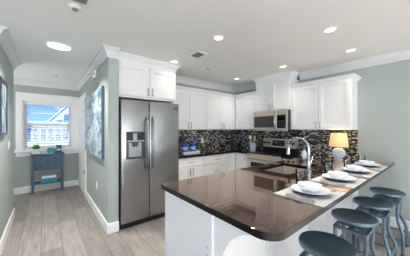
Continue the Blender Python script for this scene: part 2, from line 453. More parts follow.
# baseboards
struct('baseboard_left', sweep([(XL, 2.905), (XL, YL), (XL-.12, YL)], BASEP, 0, False, -1), M['trim'])
struct('baseboard_far', sweep([(-1.6, YF), (X0-.02, YF)], BASEP, 0, False, -1), M['trim'])
struct('baseboard_hall', sweep([(X0, 4.60), (X0, YC), (.77, YC)], BASEP, 0, False, -1), M['trim'])
struct('baseboard_right', sweep([(XW, .86), (XW, YR+.02)], BASEP, 0, False, -1), M['trim'])
# crown mouldings
struct('trim_1', sweep([(XL, 2.905), (XL, YL), (XL-.12, YL)], CROWN, H, True, -1), M['crown'])
struct('trim_2', sweep([(-1.6, YF), (X0, YF), (X0, YC), (.766, YC)], CROWN, H, True, -1), M['crown'])
struct('trim_3', sweep([(1.72, YB), (XW, YB), (XW, 2.60)], CROWN, H, True, -1), M['crown'])
struct('trim_4', sweep([(XW, 1.79), (XW, YR+.02)], CROWN, H, True, -1), M['crown'])

# backsplash
bs = struct('backsplash_back', MB().box((1.72, YB-.008, .916), (XW-.008, YB, 1.368)), M['mosx'])
bs = struct('backsplash_right', MB().box((XW-.008, .887, .916), (XW, YB, 1.368)), M['mosy'])

# window
cw = .10
win = MB(); bm = win.bm
def frame_ring(mb, a, b, c, d, wdt, y0, y1):
    bm = mb.bm
    O = [[bm.verts.new(p) for p in ((a, y, c), (b, y, c), (b, y, d), (a, y, d))] for y in (y0, y1)]
    I = [[bm.verts.new(p) for p in ((a+wdt, y, c+wdt), (b-wdt, y, c+wdt), (b-wdt, y, d-wdt), (a+wdt, y, d-wdt))] for y in (y0, y1)]
    for i in range(4):
        j = (i+1) % 4
        for y in (0, 1): bm.faces.new([O[y][i], O[y][j], I[y][j], I[y][i]])
        bm.faces.new([O[0][i], O[0][j], O[1][j], O[1][i]]); bm.faces.new([I[0][i], I[0][j], I[1][j], I[1][i]])
    return mb
wf = struct('window_1', frame_ring(MB(), wx0, wx1, wz0, wz1, .035, YF+.005, YF+.135), M['trim'])
tag(wf, 'white double-hung window at the end of the hall', 'window')
c = MB(); c.box((-.492, YF-.022, .93), (wx0+.004, YF+.004, 2.17), .004); c.box((wx1-.004, YF-.022, .93), (.622, YF+.004, 2.17), .004)
c.box((wx0+.004, YF-.022, 2.0), (wx1-.004, YF+.004, 2.17), .004)
c.build('window_casing', M['trim'], wf)
MB().box((-.51, YF-.075, .885), (.632, YF+.02, .93), .006).build('window_sill', M['trim'], wf)
MB().box((-.49, YF-.02, .795), (.62, YF+.002, .884), .004).build('window_apron', M['trim'], wf)
for z0, z1, y in ((1.43, wz1-.036, YF+.10), (wz0+.036, 1.515, YF+.07)):
    sh = frame_ring(MB(), wx0+.036, wx1-.036, z0, z1, .04, y, y+.03).build('sash', M['trim'], wf)
    MB().box((wx0+.07, y+.012, z0+.034), (wx1-.07, y+.018, z1-.034)).build('pane', M['glass'], sh)

# blind
bl = thing('window_blind', 'white horizontal slat blind hanging open inside the hall window', 'blind', (.06, YF+.035, 1.0))
MB().box((wx0+.037, YF+.01, 1.925), (wx1-.037, YF+.062, 1.973), .004).build('headrail', M['blind'], bl)
sl = MB(); zz = .99
while zz < 1.915:
    sl.prism([(wx0+.04, YF+.012, zz-.005), (wx1-.04, YF+.012, zz-.005), (wx1-.04, YF+.060, zz+.005), (wx0+.04, YF+.060, zz+.005)], (0, 0, .005)); zz += .06
sl.build('slats', M['blind'], bl)
for x in (-.24, .36):
    MB().tube([(x, YF+.011, .972), (x, YF+.011, 1.93)], .0016, 6).build('ladder_cord', M['blind'], bl)
MB().box((wx0+.04, YF+.015, .955), (wx1-.04, YF+.057, .975), .003).build('bottom_rail', M['blind'], bl)

# door in the hall's right wall, close to the far corner
dr = struct('door_1', MB().box((X0-.014, 4.66, .01), (X0-.001, YF-.09, 2.03)), M['trim'])
tag(dr, 'white door in the right wall beside the far corner of the hall', 'door')
c = MB(); c.box((X0-.022, 4.575, 0), (X0, 4.662, 2.035), .004); c.box((X0-.022, YF-.092, 0), (X0, YF-.02, 2.035), .004); c.box((X0-.026, 4.565, 2.03), (X0, YF-.02, 2.125), .004)
c.build('door_casing', M['trim'], dr)
k = MB(); k.tube([(X0-.014, 4.70, .50), (X0-.032, 4.70, .50)], .012, 10); k.box((X0-.030, 4.69, .46), (X0-.014, 4.712, .54), .003)
k.build('door_hinge', M['dark'], dr)

# ------------------------------------------------------------------ outside the window
struct('ground', MB().box((-30, 7, -3.2), (40, 70, -3.0)), M['ground'])
hs = thing('neighbour_house', 'white gabled house with blue windows seen through the hall window', 'house', (6.0, 30, -3.0))
hb = MB(); hb.prism([(.55, 28, -3), (9.45, 28, -3), (9.45, 28, 2.3), (5.0, 28, 7.2), (.55, 28, 2.3)], (0, 7, 0)); hb.build('house_walls', M['house'], hs)
r = MB()
r.prism([(-.05, 27.93, 1.9), (5.0, 27.93, 7.46), (5.0, 27.93, 7.7), (-.05, 27.93, 2.14)], (0, 8, 0)); r.prism([(10.05, 27.93, 1.9), (5.0, 27.93, 7.46), (5.0, 27.93, 7.7), (10.05, 27.93, 2.14)], (0, 8, 0))
r.build('roof', M['roof'], hs)
for x, z, ww, hh in ((1.22, 1.9, .52, .55), (1.95, 1.9, .62, 1.25), (1.22, .2, .52, 1.2), (1.95, .2, .62, 1.2)):
    f = MB().box((x-ww/2, 27.93, z), (x+ww/2, 28.02, z+hh), .02).build('window_pane', M['houseglass'], hs)
h2 = thing('porch_house', 'low white house with a row of blue porch windows beyond the hall window', 'house', (-1, 24, -3.0))
MB().box((-6, 22.5, -3), (3.2, 26, 1.65)).build('house_walls', M['house'], h2)
MB().prism([(-6.4, 22.0, 1.65), (3.6, 22.0, 1.65), (3.6, 24.2, 2.0), (-6.4, 24.2, 2.0)], (0, .3, .12)).build('roof', M['roof'], h2)
for i in range(9):
    x = -1.9+i*.52
    MB().box((x, 22.44, .45), (x+.36, 22.52, 1.42), .02).build('window_pane', M['houseglass'], h2)
dk = thing('deck_railing', 'white balcony railing outside the hall window', 'railing', (0, 9.6, -1))
for z in (.40, .62, .86):
    MB().box((-3, 9.58, z), (4, 9.63, z+.035), .005).build('rail', M['house'], dk)
for i in range(6):
    MB().box((-2.9+i*1.3, 9.56, -1.0), (-2.82+i*1.3, 9.65, .92), .005).build('post', M['house'], dk)
MB().box((-4, 8.4, -1.2), (5, 10.0, -1.0)).build('deck_floor', M['ground'], dk)

# ------------------------------------------------------------------ refrigerator
FX0, FX1, FY = .788, 1.692, 2.76
fr = thing('refrigerator', 'tall stainless steel side-by-side refrigerator with dispenser in left door', 'refrigerator', (1.24, 3.1, 0))
MB().box((FX0, FY+.075, .05), (FX1, YB-.04, 1.772), .006).build('body', M['dark'], fr)
MB().box((FX0+.01, FY+.045, .004), (FX1-.01, FY+.10, .075), .004).build('toe_grille', M['black'], fr)
sp = 1.187
fd = MB().box((FX0, FY, .085), (sp-.004, FY+.07, 1.79), .012, 3)
fdo = fd.build('freezer_door', M['steel'], fr, True)
rd = MB().box((sp+.004, FY, .085), (FX1, FY+.07, 1.79), .012, 3).build('fridge_door', M['steel'], fr, True)
for x, par in ((sp-.042, fdo), (sp+.042, rd)):
    hp = [(x, FY+.002, .80), (x, FY-.03, .83), (x, FY-.055, .90), (x, FY-.062, 1.18), (x, FY-.055, 1.46), (x, FY-.03, 1.53), (x, FY+.002, 1.56)]
    MB().tube(hp, .013, 12).build('door_handle', M['nickel'], par, True)
dx0, dx1, dz0, dz1 = .852, 1.116, .965, 1.345
dp = frame_ring(MB(), dx0, dx1, dz0, dz1, .012, FY-.006, FY+.004).build('dispenser', M['dark'], fdo)
MB().box((dx0+.012, FY-.004, 1.215), (dx1-.012, FY+.002, dz1-.012), .002).build('control_panel', M['dark'], dp) if 0 else None
MB().box((dx0+.012, FY-.0035, 1.22), (dx1-.012, FY+.001, dz1-.012), .001).build('control_panel', M['black'], fdo)
MB().box((dx0+.095, FY-.0055, 1.225), (dx0+.15, FY-.003, dz1-.02), .001).build('water_chute', M['greycav'], fdo)
MB().box((dx0+.012, FY-.0025, dz0+.012), (dx1-.012, FY+.001, 1.205), .001).build('dispenser_recess', M['dark'], fdo)
MB().box((dx0+.035, FY-.0045, dz0+.03), (dx1-.05, FY-.002, 1.19), .001).build('recess_panel', M['greycav'], fdo)
MB().box((dx0+.012, FY-.008, 1.205), (dx1-.012, FY, 1.222), .002).build('dispenser_lip', M['nickel'], fdo)
MB().prism([(dx0+.07, FY-.0046, 1.205), (dx0+.17, FY-.0046, 1.205), (dx0+.155, FY-.0046, 1.135), (dx0+.085, FY-.0046, 1.135)], (0, -.012, 0)).build('paddle', M['dark'], fdo)
MB().box((dx0+.014, FY-.016, dz0+.012), (dx1-.014, FY, dz0+.03), .003).build('drip_tray', M['dark'], fdo)
MB().box((1.60, FY-.002, 1.695), (1.66, FY+.001, 1.718), .0008).build('brand_badge', M['dark'], rd)

# ------------------------------------------------------------------ cabinets
def cabinet(name, label, cat, body, F, doors, group=None, loc=None, crown=None, drawers=()):
    """body: (a, b) box; doors: (u0, u1, v0, v1, handle (u, v) or None)"""
    (a, b) = body
    loc = loc or ((a[0]+b[0])/2, (a[1]+b[1])/2, a[2])
    t = thing(name, label, cat, loc, group)
    MB().box(a, b, .002, 1).build('body', M['cab'], t)
    for u0, u1, v0, v1, hd in doors:
        d = shaker(F, u0+.003, u1-.003, v0+.003, v1-.003).build('door', M['cab'], t)
        if hd: pull(F, hd[0], hd[1], .12, True).build('handle', M['nickel'], d, True)
    for u0, u1, v0, v1 in drawers:
        d = shaker(F, u0+.002, u1-.002, v0+.002, v1-.002, rail=.04).build('drawer', M['cab'], t)
        pull(F, (u0+u1)/2, (v0+v1)/2, .14, False).build('handle', M['nickel'], d, True)
    if crown: crown().build('crown', M['cab'], t)
    return t
TOPM = [(0, 0), (.048, .0), (.048, -.010), (.036, -.026), (.02, -.042), (.006, -.06), (0, -.06)]   # small top moulding, measured up/down from its top
def topmould(path, z): return sweep(path, [(o, -d) for o, d in TOPM], z, True, -1)
CABCROWN = [(0, 0), (.06, 0), (.06, .014), (.05, .022), (.03, .05), (.014, .08), (.010, .118), (0, .118)]

# above the fridge
yd = 2.862
cabinet('wall_cabinet', 'white two-door cabinet above the steel refrigerator', 'cabinet', ((.775, yd+.021, 1.835), (1.70, YB, 2.335)), MY(yd+.02),
        [(.777, 1.2375, 1.86, 2.315, (1.2375-.035, 1.94)), (1.2375, 1.698, 1.86, 2.315, (1.2375+.035, 1.94))],
        'wall cabinets', crown=lambda: sweep([(.776, yd+.021), (1.70, yd+.021), (1.70, YB-.1)], CABCROWN, H-.002, True, -1))
# panel right of the fridge down to the floor
# back wall uppers
yu = 3.166
for (u0, um, u1), lab in (((1.712, 2.174, 2.632), 'white two-door wall cabinet on the back wall next to the refrigerator'),
                          ((2.634, 3.063, 3.474), 'white two-door wall cabinet on the back wall next to the corner')):
    cabinet('wall_cabinet', lab, 'cabinet', ((u0, yu+.021, 1.37), (u1 if u1 < 3 else 3.51, YB-.001, 2.135)), MY(yu+.02),
            [(u0, um, 1.375, 2.13, (um-.035, 1.45)), (um, u1, 1.375, 2.13, (um+.035, 1.45))], 'wall cabinets',
            crown=(lambda: topmould([(1.712, yu+.02), (2.632, yu+.02)], 2.192)) if u1 < 3 else (lambda: topmould([(2.634, yu+.02), (3.47, yu+.02)], 2.192)))
xu = 3.496
cabinet('wall_cabinet', 'white single-door wall cabinet between the corner and the microwave', 'cabinet', ((xu+.021, 2.570, 1.37), (XW-.001, YB-.002, 2.135)), MX(xu+.02),
        [(2.572, 3.162, 1.375, 2.13, None)], 'wall cabinets', crown=lambda: topmould([(xu+.02, 3.18), (xu+.02, 2.572)], 2.192))
xm2 = 3.478
cabinet('wall_cabinet', 'white cabinet with two short doors above the microwave', 'cabinet', ((xm2+.021, 1.816, 1.742), (XW-.001, 2.566, 2.335)), MX(xm2+.02),
        [(1.818, 2.191, 1.747, 2.315, (2.191-.03, 1.83)), (2.191, 2.565, 1.747, 2.315, (2.191+.03, 1.83))], 'wall cabinets',
        crown=lambda: sweep([(XW-.1, 2.566), (xm2+.02, 2.566), (xm2+.02, 1.816), (XW-.1, 1.816)], CABCROWN, H-.002, True, -1))
cabinet('wall_cabinet', 'white two-door wall cabinet above the lit table lamp', 'cabinet', ((xu+.021, .887, 1.37), (XW-.001, 1.812, 2.135)), MX(xu+.02),
        [(.889, 1.336, 1.375, 2.13, (1.336-.032, 1.45)), (1.336, 1.811, 1.375, 2.13, (1.336+.032, 1.45))], 'wall cabinets',
        crown=lambda: sweep([(xu+.02, 1.808), (xu+.02, .887), (XW-.001, .887)], [(o, -d) for o, d in TOPM], 2.192, True, -1))

# base cabinets, back wall
yb = 2.90
cabinet('base_cabinet', 'white base cabinet with one drawer over two doors beside the refrigerator', 'cabinet', ((1.712, yb+.021, .09), (2.348, YB-.001, .874)), MY(yb+.02),
        [(1.715, 2.031, .11, .685, (2.031-.032, .61)), (2.031, 2.346, .11, .685, (2.031+.032, .61))], 'base cabinets', drawers=[(1.715, 2.346, .70, .868)])
cabinet('base_cabinet', 'white base cabinet with a stack of three drawers on the back wall', 'cabinet', ((2.352, yb+.021, .09), (2.958, YB-.001, .874)), MY(yb+.02),
        [], 'base cabinets', drawers=[(2.354, 2.956, .70, .868), (2.354, 2.956, .41, .69), (2.354, 2.956, .11, .40)])
cabinet('base_cabinet', 'white blank corner base cabinet below the knife block', 'cabinet', ((2.962, yb+.021, .09), (XW-.001, YB-.002, .874)), MY(yb+.02),
        [(2.964, 3.205, .11, .868, None)], 'base cabinets')
cabinet('base_cabinet', 'narrow white base cabinet between the corner and the range', 'cabinet', ((3.231, 2.572, .09), (XW-.001, 2.918, .874)), MX(3.23),
        [(2.574, 2.896, .11, .868, (2.61, .79))], 'base cabinets')
# countertop of the back wall
def poly_top(mb, outer, holes, z0, z1):
    bm = mb.bm
    def loop(pts, z):
        vs = [bm.verts.new((x, y, z)) for x, y in pts]
        return vs, [bm.edges.new((vs[i], vs[(i+1) % len(vs)])) for i in range(len(vs))]
    tops, bots = [], []
    for z, store in ((z1, tops), (z0, bots)):
        es = []
        for pts in [outer]+holes:
            vs, e = loop(pts, z); store.append(vs); es += e
        bmesh.ops.triangle_fill(bm, edges=es, use_beauty=True, use_dissolve=False)
    for A, B in zip(tops, bots):
        n = len(A)
        for i in range(n): bm.faces.new([A[i], A[(i+1) % n], B[(i+1) % n], B[i]]).material_index = 1
    return mb
ct = poly_top(MB(), [(1.712, 2.868), (3.18, 2.868), (3.18, 2.569), (XW-.009, 2.569), (XW-.009, YB-.009), (1.712, YB-.009)], [], .876, .914).build('countertop', [M['granite'], M['granite_edge']])
tag(ct, 'dark speckled granite countertop along the back wall below the mosaic', 'countertop')
bv = ct.modifiers.new('bevel', 'BEVEL'); bv.width = .006; bv.segments = 2; bv.limit_method = 'ANGLE'

# ------------------------------------------------------------------ peninsula
PX, P0, P1, PB = .756, .463, 1.533, .879
cz = []
R = .10
cor = [(PX+R+R*math.cos(a), P0+R+R*math.sin(a)) for a in [PI+PI/2*i/8 for i in range(9)]]
R2 = .02
cor2 = [(PX+R2+R2*math.cos(a), P1-R2+R2*math.sin(a)) for a in [PI/2+PI/2*i/4 for i in range(5)]]
outer = cor+[(XW-.002, P0), (XW-.002, .886), (XW-.009, .888), (XW-.009, 1.815), (3.18, 1.815), (3.18, P1)]+cor2
sx0, sx1, sy0, sy1, sr = 1.93, 2.55, 1.02, 1.42, .05
hole = []
for cx, cy, a0 in ((sx1-sr, sy1-sr, 0), (sx0+sr, sy1-sr, PI/2), (sx0+sr, sy0+sr, PI), (sx1-sr, sy0+sr, 1.5*PI)):
    hole += [(cx+sr*math.cos(a0+PI/2*i/5), cy+sr*math.sin(a0+PI/2*i/5)) for i in range(6)]
pc = poly_top(MB(), outer, [hole], .876, .914).build('countertop', [M['granite'], M['granite_edge']])
tag(pc, 'large polished dark granite peninsula countertop set with four places', 'countertop')
bv = pc.modifiers.new('bevel', 'BEVEL'); bv.width = .009; bv.segments = 3; bv.limit_method = 'ANGLE'; bv.angle_limit = .9

pb = thing('peninsula_base', 'white panelled peninsula base under the large granite countertop', 'kitchen peninsula', (2.2, 1.2, 0))
# carcass with room for the sink basin
bd = MB(); bd.box((.80, PB+.02, .0), (1.88, 1.48, .874)); 
bd.build('body', M['cab'], pb)
MB().box((2.60, PB+.02, .0), (3.20, 1.48, .874)).build('body', M['cab'], pb)
MB().box((1.88, PB+.02, .0), (2.60, 1.48, .60)).build('body', M['cab'], pb)
MB().box((.782, PB+.045, .0), (.80, 1.50, .875), .002).build('end_panel', M['cab'], pb)
MB().box((.772, PB+.002, .0), (.812, PB+.045, .875), .008, 3).build('corner_post', M['cab'], pb)
MB().box((.812, PB, .0), (XW-.002, PB+.02, .875), .002).build('back_panel', M['cab'], pb)
for x in (1.31, 2.05, 2.78, 3.5):
    MB().box((x, PB-.012, .0), (x+.105, PB+.001, .875), .003).build('stile', M['cab'], pb)
MB().box((.83, PB-.006, .0), (XW-.004, PB+.001, .12), .002).build('base_rail', M['cab'], pb)
# arched bracket under the overhang
br = [(.785, PB-.001, .875), (.785, .56, .875), (.785, .56, .862)]
br += [(.785, .56+.285*math.sin(t), .46+.40*math.cos(t)) for t in [PI/2*i/14 for i in range(1, 15)]]
br += [(.785, .845, .0), (.785, PB-.001, .0)]
MB().prism(br, (.055, 0, 0)).build('arched_bracket', M['cab'], pb)
FP = MYp(1.48)
for u0, u1 in ((.80, 1.34), (1.34, 1.88), (1.88, 2.24), (2.24, 2.60), (2.60, 3.18)):
    d = shaker(FP, u0+.002, u1-.002, .11, .868).build('door', M['cab'], pb)
    pull(FP, u0+.04, .80, .12, True).build('handle', M['nickel'], d, True)
cabinet('base_cabinet', 'narrow white base cabinet between the range and the peninsula', 'cabinet', ((3.231, 1.484, .09), (XW-.001, 1.812, .874)), MX(3.23),
        [(1.55, 1.81, .11, .868, (1.77, .79))], 'base cabinets')

# sink
sk = thing('kitchen_sink', 'stainless steel undermount sink in the granite peninsula', 'sink', (2.24, 1.22, .66))
b = MB(); bm = b.bm
def rr(x0, x1, y0, y1, r, z, n=5):
    o = []
    for cx, cy, a0 in ((x1-r, y1-r, 0), (x0+r, y1-r, PI/2), (x0+r, y0+r, PI), (x1-r, y0+r, 1.5*PI)):
        o += [bm.verts.new((cx+r*math.cos(a0+PI/2*i/n), cy+r*math.sin(a0+PI/2*i/n), z)) for i in range(n+1)]
    return o
g = .002
L = [rr(sx0-.03, sx1+.03, sy0-.03, sy1+.03, sr+.03, .8745), rr(sx0+g, sx1-g, sy0+g, sy1-g, sr, .8745), rr(sx0+.012, sx1-.012, sy0+.012, sy1-.012, sr, .70), rr(sx0+.05, sx1-.05, sy0+.05, sy1-.05, sr*.7, .675)]
for A, B in zip(L, L[1:]):
    for i in range(len(A)): bm.faces.new([A[i], A[(i+1) % len(A)], B[(i+1) % len(A)], B[i]])
bm.faces.new(L[-1])
b.build('basin', M['basin'], sk, True)
MB().lathe([(0, .002), (.028, .002), (.034, .0045), (.034, 0)], (2.24, 1.22, .675), 20).build('drain', M['nickel'], sk, True)

# faucet
fa = thing('kitchen_faucet', 'chrome gooseneck faucet beside the sink in the peninsula', 'faucet', (2.22, .945, .914))
MB().lathe([(0, 0), (.03, 0), (.03, .012), (.022, .02), (.018, .09), (.016, .12), (0, .12)], (2.22, .945, .914), 24).build('base', M['chrome'], fa, True)
p = [(2.22, .945, 1.02), (2.22, .945, 1.16)]+[(2.22, .945+.115-.115*math.cos(t), 1.162+.115*math.sin(t)) for t in [PI*i/14 for i in range(1, 14)]]+[(2.22, 1.172, 1.155)]
MB().tube(p, .0145, 14).build('spout', M['chrome'], fa, True)
MB().tube([(2.22, 1.172, 1.165), (2.22, 1.176, 1.13), (2.22, 1.179, 1.085)], .016, 16, rs=[.014, .019, .022]).build('spray_head', M['chrome'], fa, True)
MB().tube([(2.235, .945, .985), (2.262, .945, .99), (2.275, .94, 1.03), (2.285, .93, 1.085)], .007, 10, rs=[.01, .009, .008, .007]).build('handle', M['chrome'], fa, True)

# soap bottle behind the sink
sb = thing('soap_bottle', 'pale grey oval soap bottle behind the faucet', 'bottle', (2.93, 1.31, .914))
MB().ball((2.93, 1.31, .914+.079), .08, (.62, .42, 1.0), 20, 14).build('bottle', M['mirrorgrey'], sb, True)
m = MB(); m.tube([(2.93, 1.31, 1.065), (2.93, 1.31, 1.095)], .011, 12); m.tube([(2.93, 1.31, 1.095), (2.93, 1.31, 1.12), (2.93, 1.345, 1.12)], .005, 8)
m.build('pump', M['nickel'], sb, True)

# ------------------------------------------------------------------ microwave
mw = thing('microwave', 'stainless over-the-range microwave below the short cabinet', 'microwave', (3.6, 2.19, 1.343))
my0, my1, mz0, mz1, mxf = 1.818, 2.565, 1.343, 1.738, 3.39
MB().box((mxf+.022, my0, mz0), (XW-.009, my1, mz1), .004).build('body', M['dark'], mw)
MB().box((mxf+.004, my0, mz0+.0), (mxf+.022, my1, mz1), .004).build('front_frame', M['steelh'], mw)
split = 2.03
mdr = MB().box((mxf-.008, split, mz0+.012), (mxf+.006, my1-.006, mz1-.012), .004).build('door', M['steelh'], mw)
MB().box((mxf-.0095, split+.055, mz0+.07), (mxf-.006, my1-.03, mz1-.10), .001).build('door_window', M['smokeglass'], mdr)
MB().tube([(mxf-.006, split+.022, mz0+.03), (mxf-.04, split+.022, mz0+.07), (mxf-.045, split+.022, (mz0+mz1)/2), (mxf-.04, split+.022, mz1-.07), (mxf-.006, split+.022, mz1-.03)], .009, 10).build('handle', M['chrome'], mdr, True)
cp = MB().box((mxf-.004, my0+.03, mz0+.06), (mxf+.006, split-.012, mz1-.09), .002).build('control_panel', M['blackglass'], mw)
MB().box((mxf-.006, my0+.05, mz1-.15), (mxf-.003, split-.03, mz1-.105), .0008).build('display', M['display'], cp)
for i in range(4):
    for j in range(3):
        MB().box((mxf-.0055, my0+.052+j*.04, mz0+.08+i*.032), (mxf-.003, my0+.08+j*.04, mz0+.10+i*.032), .0008).build('button', M['dark'], cp)
MB().box((mxf+.03, my0+.05, mz0-.006), (XW-.1, my1-.05, mz0+.001)).build('underside_grille', M['dark'], mw)

# ------------------------------------------------------------------ range
rg = thing('kitchen_range', 'stainless electric range with black glass cooktop below the microwave', 'stove', (3.5, 2.19, 0))
ry0, ry1 = 1.820, 2.563
MB().box((3.215, ry0, .0), (XW-.012, ry1, .90), .003).build('body', M['dark'], rg)
MB().box((3.18, ry0, .895), (XW-.03, ry1, .922), .006).build('cooktop', M['blackglass'], rg)
for x, y, r in ((3.36, 2.38, .10), (3.36, 2.0, .075), (3.6, 2.38, .075), (3.6, 2.0, .10)):
    MB().lathe([(r-.006, .9222), (r, .9222), (r, .9228), (r-.006, .9228)], (x, y, 0), 32, True).build('burner_ring', M['dark'], rg)
MB().box((3.19, ry0+.002, .862), (3.22, ry1-.002, .896), .004).build('front_trim', M['steelh'], rg)
od = MB().box((3.175, ry0+.004, .26), (3.216, ry1-.004, .858), .006).build('oven_door', M['steelh'], rg)
MB().box((3.172, ry0+.10, .36), (3.178, ry1-.10, .735), .002).build('oven_window', M['blackglass'], od)
m = MB(); m.tube([(3.125, ry0+.06, .80), (3.125, ry1-.06, .80)], .012, 12)
for y in (ry0+.10, ry1-.10): m.tube([(3.176, y, .80), (3.125, y, .80)], .009, 10)
m.build('oven_handle', M['nickel'], od, True)
MB().box((3.18, ry0+.004, .06), (3.216, ry1-.004, .25), .005).build('storage_drawer', M['steelh'], rg)
MB().box((3.74, ry0, .92), (XW-.012, ry1, 1.02), .004).build('backguard_base', M['black'], rg)
bgp = MB().prism([(3.735, ry0, 1.0), (3.755, ry0, 1.18), (3.82, ry0, 1.18), (3.82, ry0, 1.0)], (0, ry1-ry0, 0)).build('backguard', M['steelh'], rg)
MB().prism([(3.7355, 2.06, 1.035), (3.752, 2.06, 1.15), (3.7545, 2.06, 1.15), (3.7380, 2.06, 1.035)], (0, .27, 0)).build('display_panel', M['blackglass'], bgp).location = (-.004, 0, 0)
for y in (1.885, 1.975, 2.415, 2.50):
    MB().tube([(3.748, y, 1.093), (3.716, y, 1.097)], .025, 16, rs=[.026, .021]).build('knob', M['black'], bgp, True)

# ------------------------------------------------------------------ things on the back counter
t = thing('serving_tray', 'small white tray holding two blue bottles beside the refrigerator', 'tray', (2.23, 3.26, .914))
MB().box((2.04, 3.16, .9145), (2.44, 3.36, .924), .004).build('tray_base', M['white'], t)
m = MB()
frame_ring(m, 2.04, 2.44, .924, .94, .0, 3.16, 3.17) if 0 else None
m.box((2.04, 3.16, .924), (2.44, 3.168, .942)); m.box((2.04, 3.352, .924), (2.44, 3.36, .942)); m.box((2.04, 3.168, .924), (2.048, 3.352, .942)); m.box((2.432, 3.168, .924), (2.44, 3.352, .942))
m.build('tray_rim', M['white'], t)
for x, lab in ((2.13, 'cobalt blue bottle on the tray, the one nearer the refrigerator'), (2.325, 'cobalt blue bottle on the tray, the one farther from the refrigerator')):
    bo = thing('blue_bottle', lab, 'bottle', (x, 3.26, .9245), 'blue bottles on the tray')
    MB().lathe([(0, 0), (.055, 0), (.06, .01), (.06, .12), (.05, .145), (.03, .165), (.026, .20), (0, .20)], (x, 3.26, .9245), 24).build('glass_body', M['cobalt'], bo, True)
    MB().lathe([(.0605, .045), (.0612, .047), (.0612, .105), (.0605, .107)], (x, 3.26, .9245), 24, True).build('paper_label', M['paleblue'], bo, True)
    MB().lathe([(0, .19), (.029, .19), (.03, .215), (.026, .222), (0, .222)], (x, 3.26, .9255), 20).build('cap', M['cobalt'], bo, True)
t = thing('coffee_maker', 'black coffee maker half hidden behind the refrigerator', 'coffee maker', (1.90, 3.30, .914))
MB().box((1.80, 3.17, .9145), (2.0, 3.44, .945), .008).build('base', M['black'], t)
MB().box((1.80, 3.34, .944), (2.0, 3.44, 1.18), .008).build('tank', M['black'], t)
MB().box((1.80, 3.17, 1.14), (2.0, 3.342, 1.20), .01).build('brew_head', M['black'], t)
MB().lathe([(0, 0), (.055, 0), (.066, .03), (.066, .09), (.05, .13), (0, .13)], (1.90, 3.25, .946), 24).build('carafe', M['blackglass'], t, True)

def outlet(label, F, u, v, cat='outlet', switch=False, name='wall_outlet'):
    loc = F(u, v, 0)
    o = thing(name, label, cat, loc)
    bx = lambda a, b, c, d, e, f, bev: MB().box(F(a, c, e), F(b, d, f), bev)
    bx(u-.036, u+.036, v-.058, v+.058, .0006, .006, .002).build('cover_plate', M['plastic'], o)
    if switch:
        bx(u-.016, u+.016, v-.033, v+.033, .006, .010, .002).build('rocker', M['plastic'], o)
    else:
        for dz in (-.024, .024):
            r_ = bx(u-.016, u+.016, v+dz-.015, v+dz+.015, .006, .008, .001).build('receptacle', M['plastic'], o)
            for du in (-.007, .007):
                bx(u+du-.0015, u+du+.0015, v+dz-.005, v+dz+.006, .0075, .0085, 0).build('slot', M['dark'], r_)
    return o
outlet('white outlet on the mosaic backsplash of the back wall', MY(YB-.008), 2.75, 1.125)
outlet('white outlet on the peninsula end panel under the granite', MX(.782), .936, .625)
outlet('white outlet low on the hall wall below the seascape canvas', MX(X0), 3.545, .482)
FXL = lambda u, v, d: (XL+d, u, v)
outlet('white rocker light switch on the left wall beside the framed picture', FXL, 3.77, 1.165, 'light switch', True, 'light_switch')

kb = thing('knife_block', 'slate blue knife block with black knives in the counter corner', 'knife block', (3.40, 3.10, .914))
m = MB(); m.prism([(3.345, 3.04, .9145), (3.345, 3.17, .9145), (3.345, 3.20, 1.08), (3.345, 3.10, 1.12)], (.11, 0, 0)); m.build('block', M['block'], kb)
for i, (x, dz) in enumerate(((3.365, .10), (3.39, .12), (3.415, .085), (3.438, .11))):
    MB().tube([(x, 3.135+.01*(i % 2), 1.09), (x, 3.17+.01*(i % 2), 1.10+dz)], .009, 8).build('knife_handle', M['black'], kb, True)

cx, cy = 3.50, 2.665
uc = thing('utensil_crock', 'pale lavender ceramic crock beside the range', 'crock', (cx, cy, .914))
MB().lathe([(0, 0), (.062, 0), (.066, .02), (.068, .15), (.072, .165), (.066, .165), (.062, .15), (.058, .012), (0, .012)], (cx, cy, .9145), 28).build('pot', M['lav'], uc, True)
def utensil(name, lab, dx, dy, tx, ty, top, material, head):
    o = thing(name, lab, 'utensil', (cx+dx, cy+dy, .93), 'utensils in the lavender crock')
    MB().tube([(cx+dx, cy+dy, .928), (cx+tx, cy+ty, top)], .006, 8).build('handle', M['black'] if material is M['black'] else material, o, True)
    if head == 'spoon': MB().ball((cx+tx*1.1, cy+ty*1.1, top+.03), .036, (.5, 1.0, 1.35), 14, 8).build('bowl', material, o, True)
    else: MB().box((cx+tx*1.1-.004, cy+ty*1.1-.03, top-.01), (cx+tx*1.1+.006, cy+ty*1.1+.03, top+.085), .003).build('blade', material, o)
utensil('cooking_spoon', 'black cooking spoon in the crock', .01, .015, .01, .012, 1.175, M['black'], 'spoon')
utensil('ladle', 'white ladle leaning out of the crock towards the corner', -.01, .03, -.015, .045, 1.17, M['white'], 'spoon')
utensil('wooden_spatula', 'pale wooden spatula leaning out of the crock towards the range', 0, -.02, -.028, -.066, 1.155, M['wood'], 'spatula')
utensil('turner', 'black turner standing in the crock beside the wooden spatula', .02, -.01, .036, -.052, 1.17, M['black'], 'spatula')

# ------------------------------------------------------------------ table lamp
lx, ly = 3.49, 1.045
tl = thing('table_lamp', 'lit table lamp with white shell base and beige drum shade', 'lamp', (lx, ly, .914))
MB().box((lx-.045, ly-.06, .9145), (lx+.045, ly+.06, .928), .008).build('foot', M['white'], tl, True)
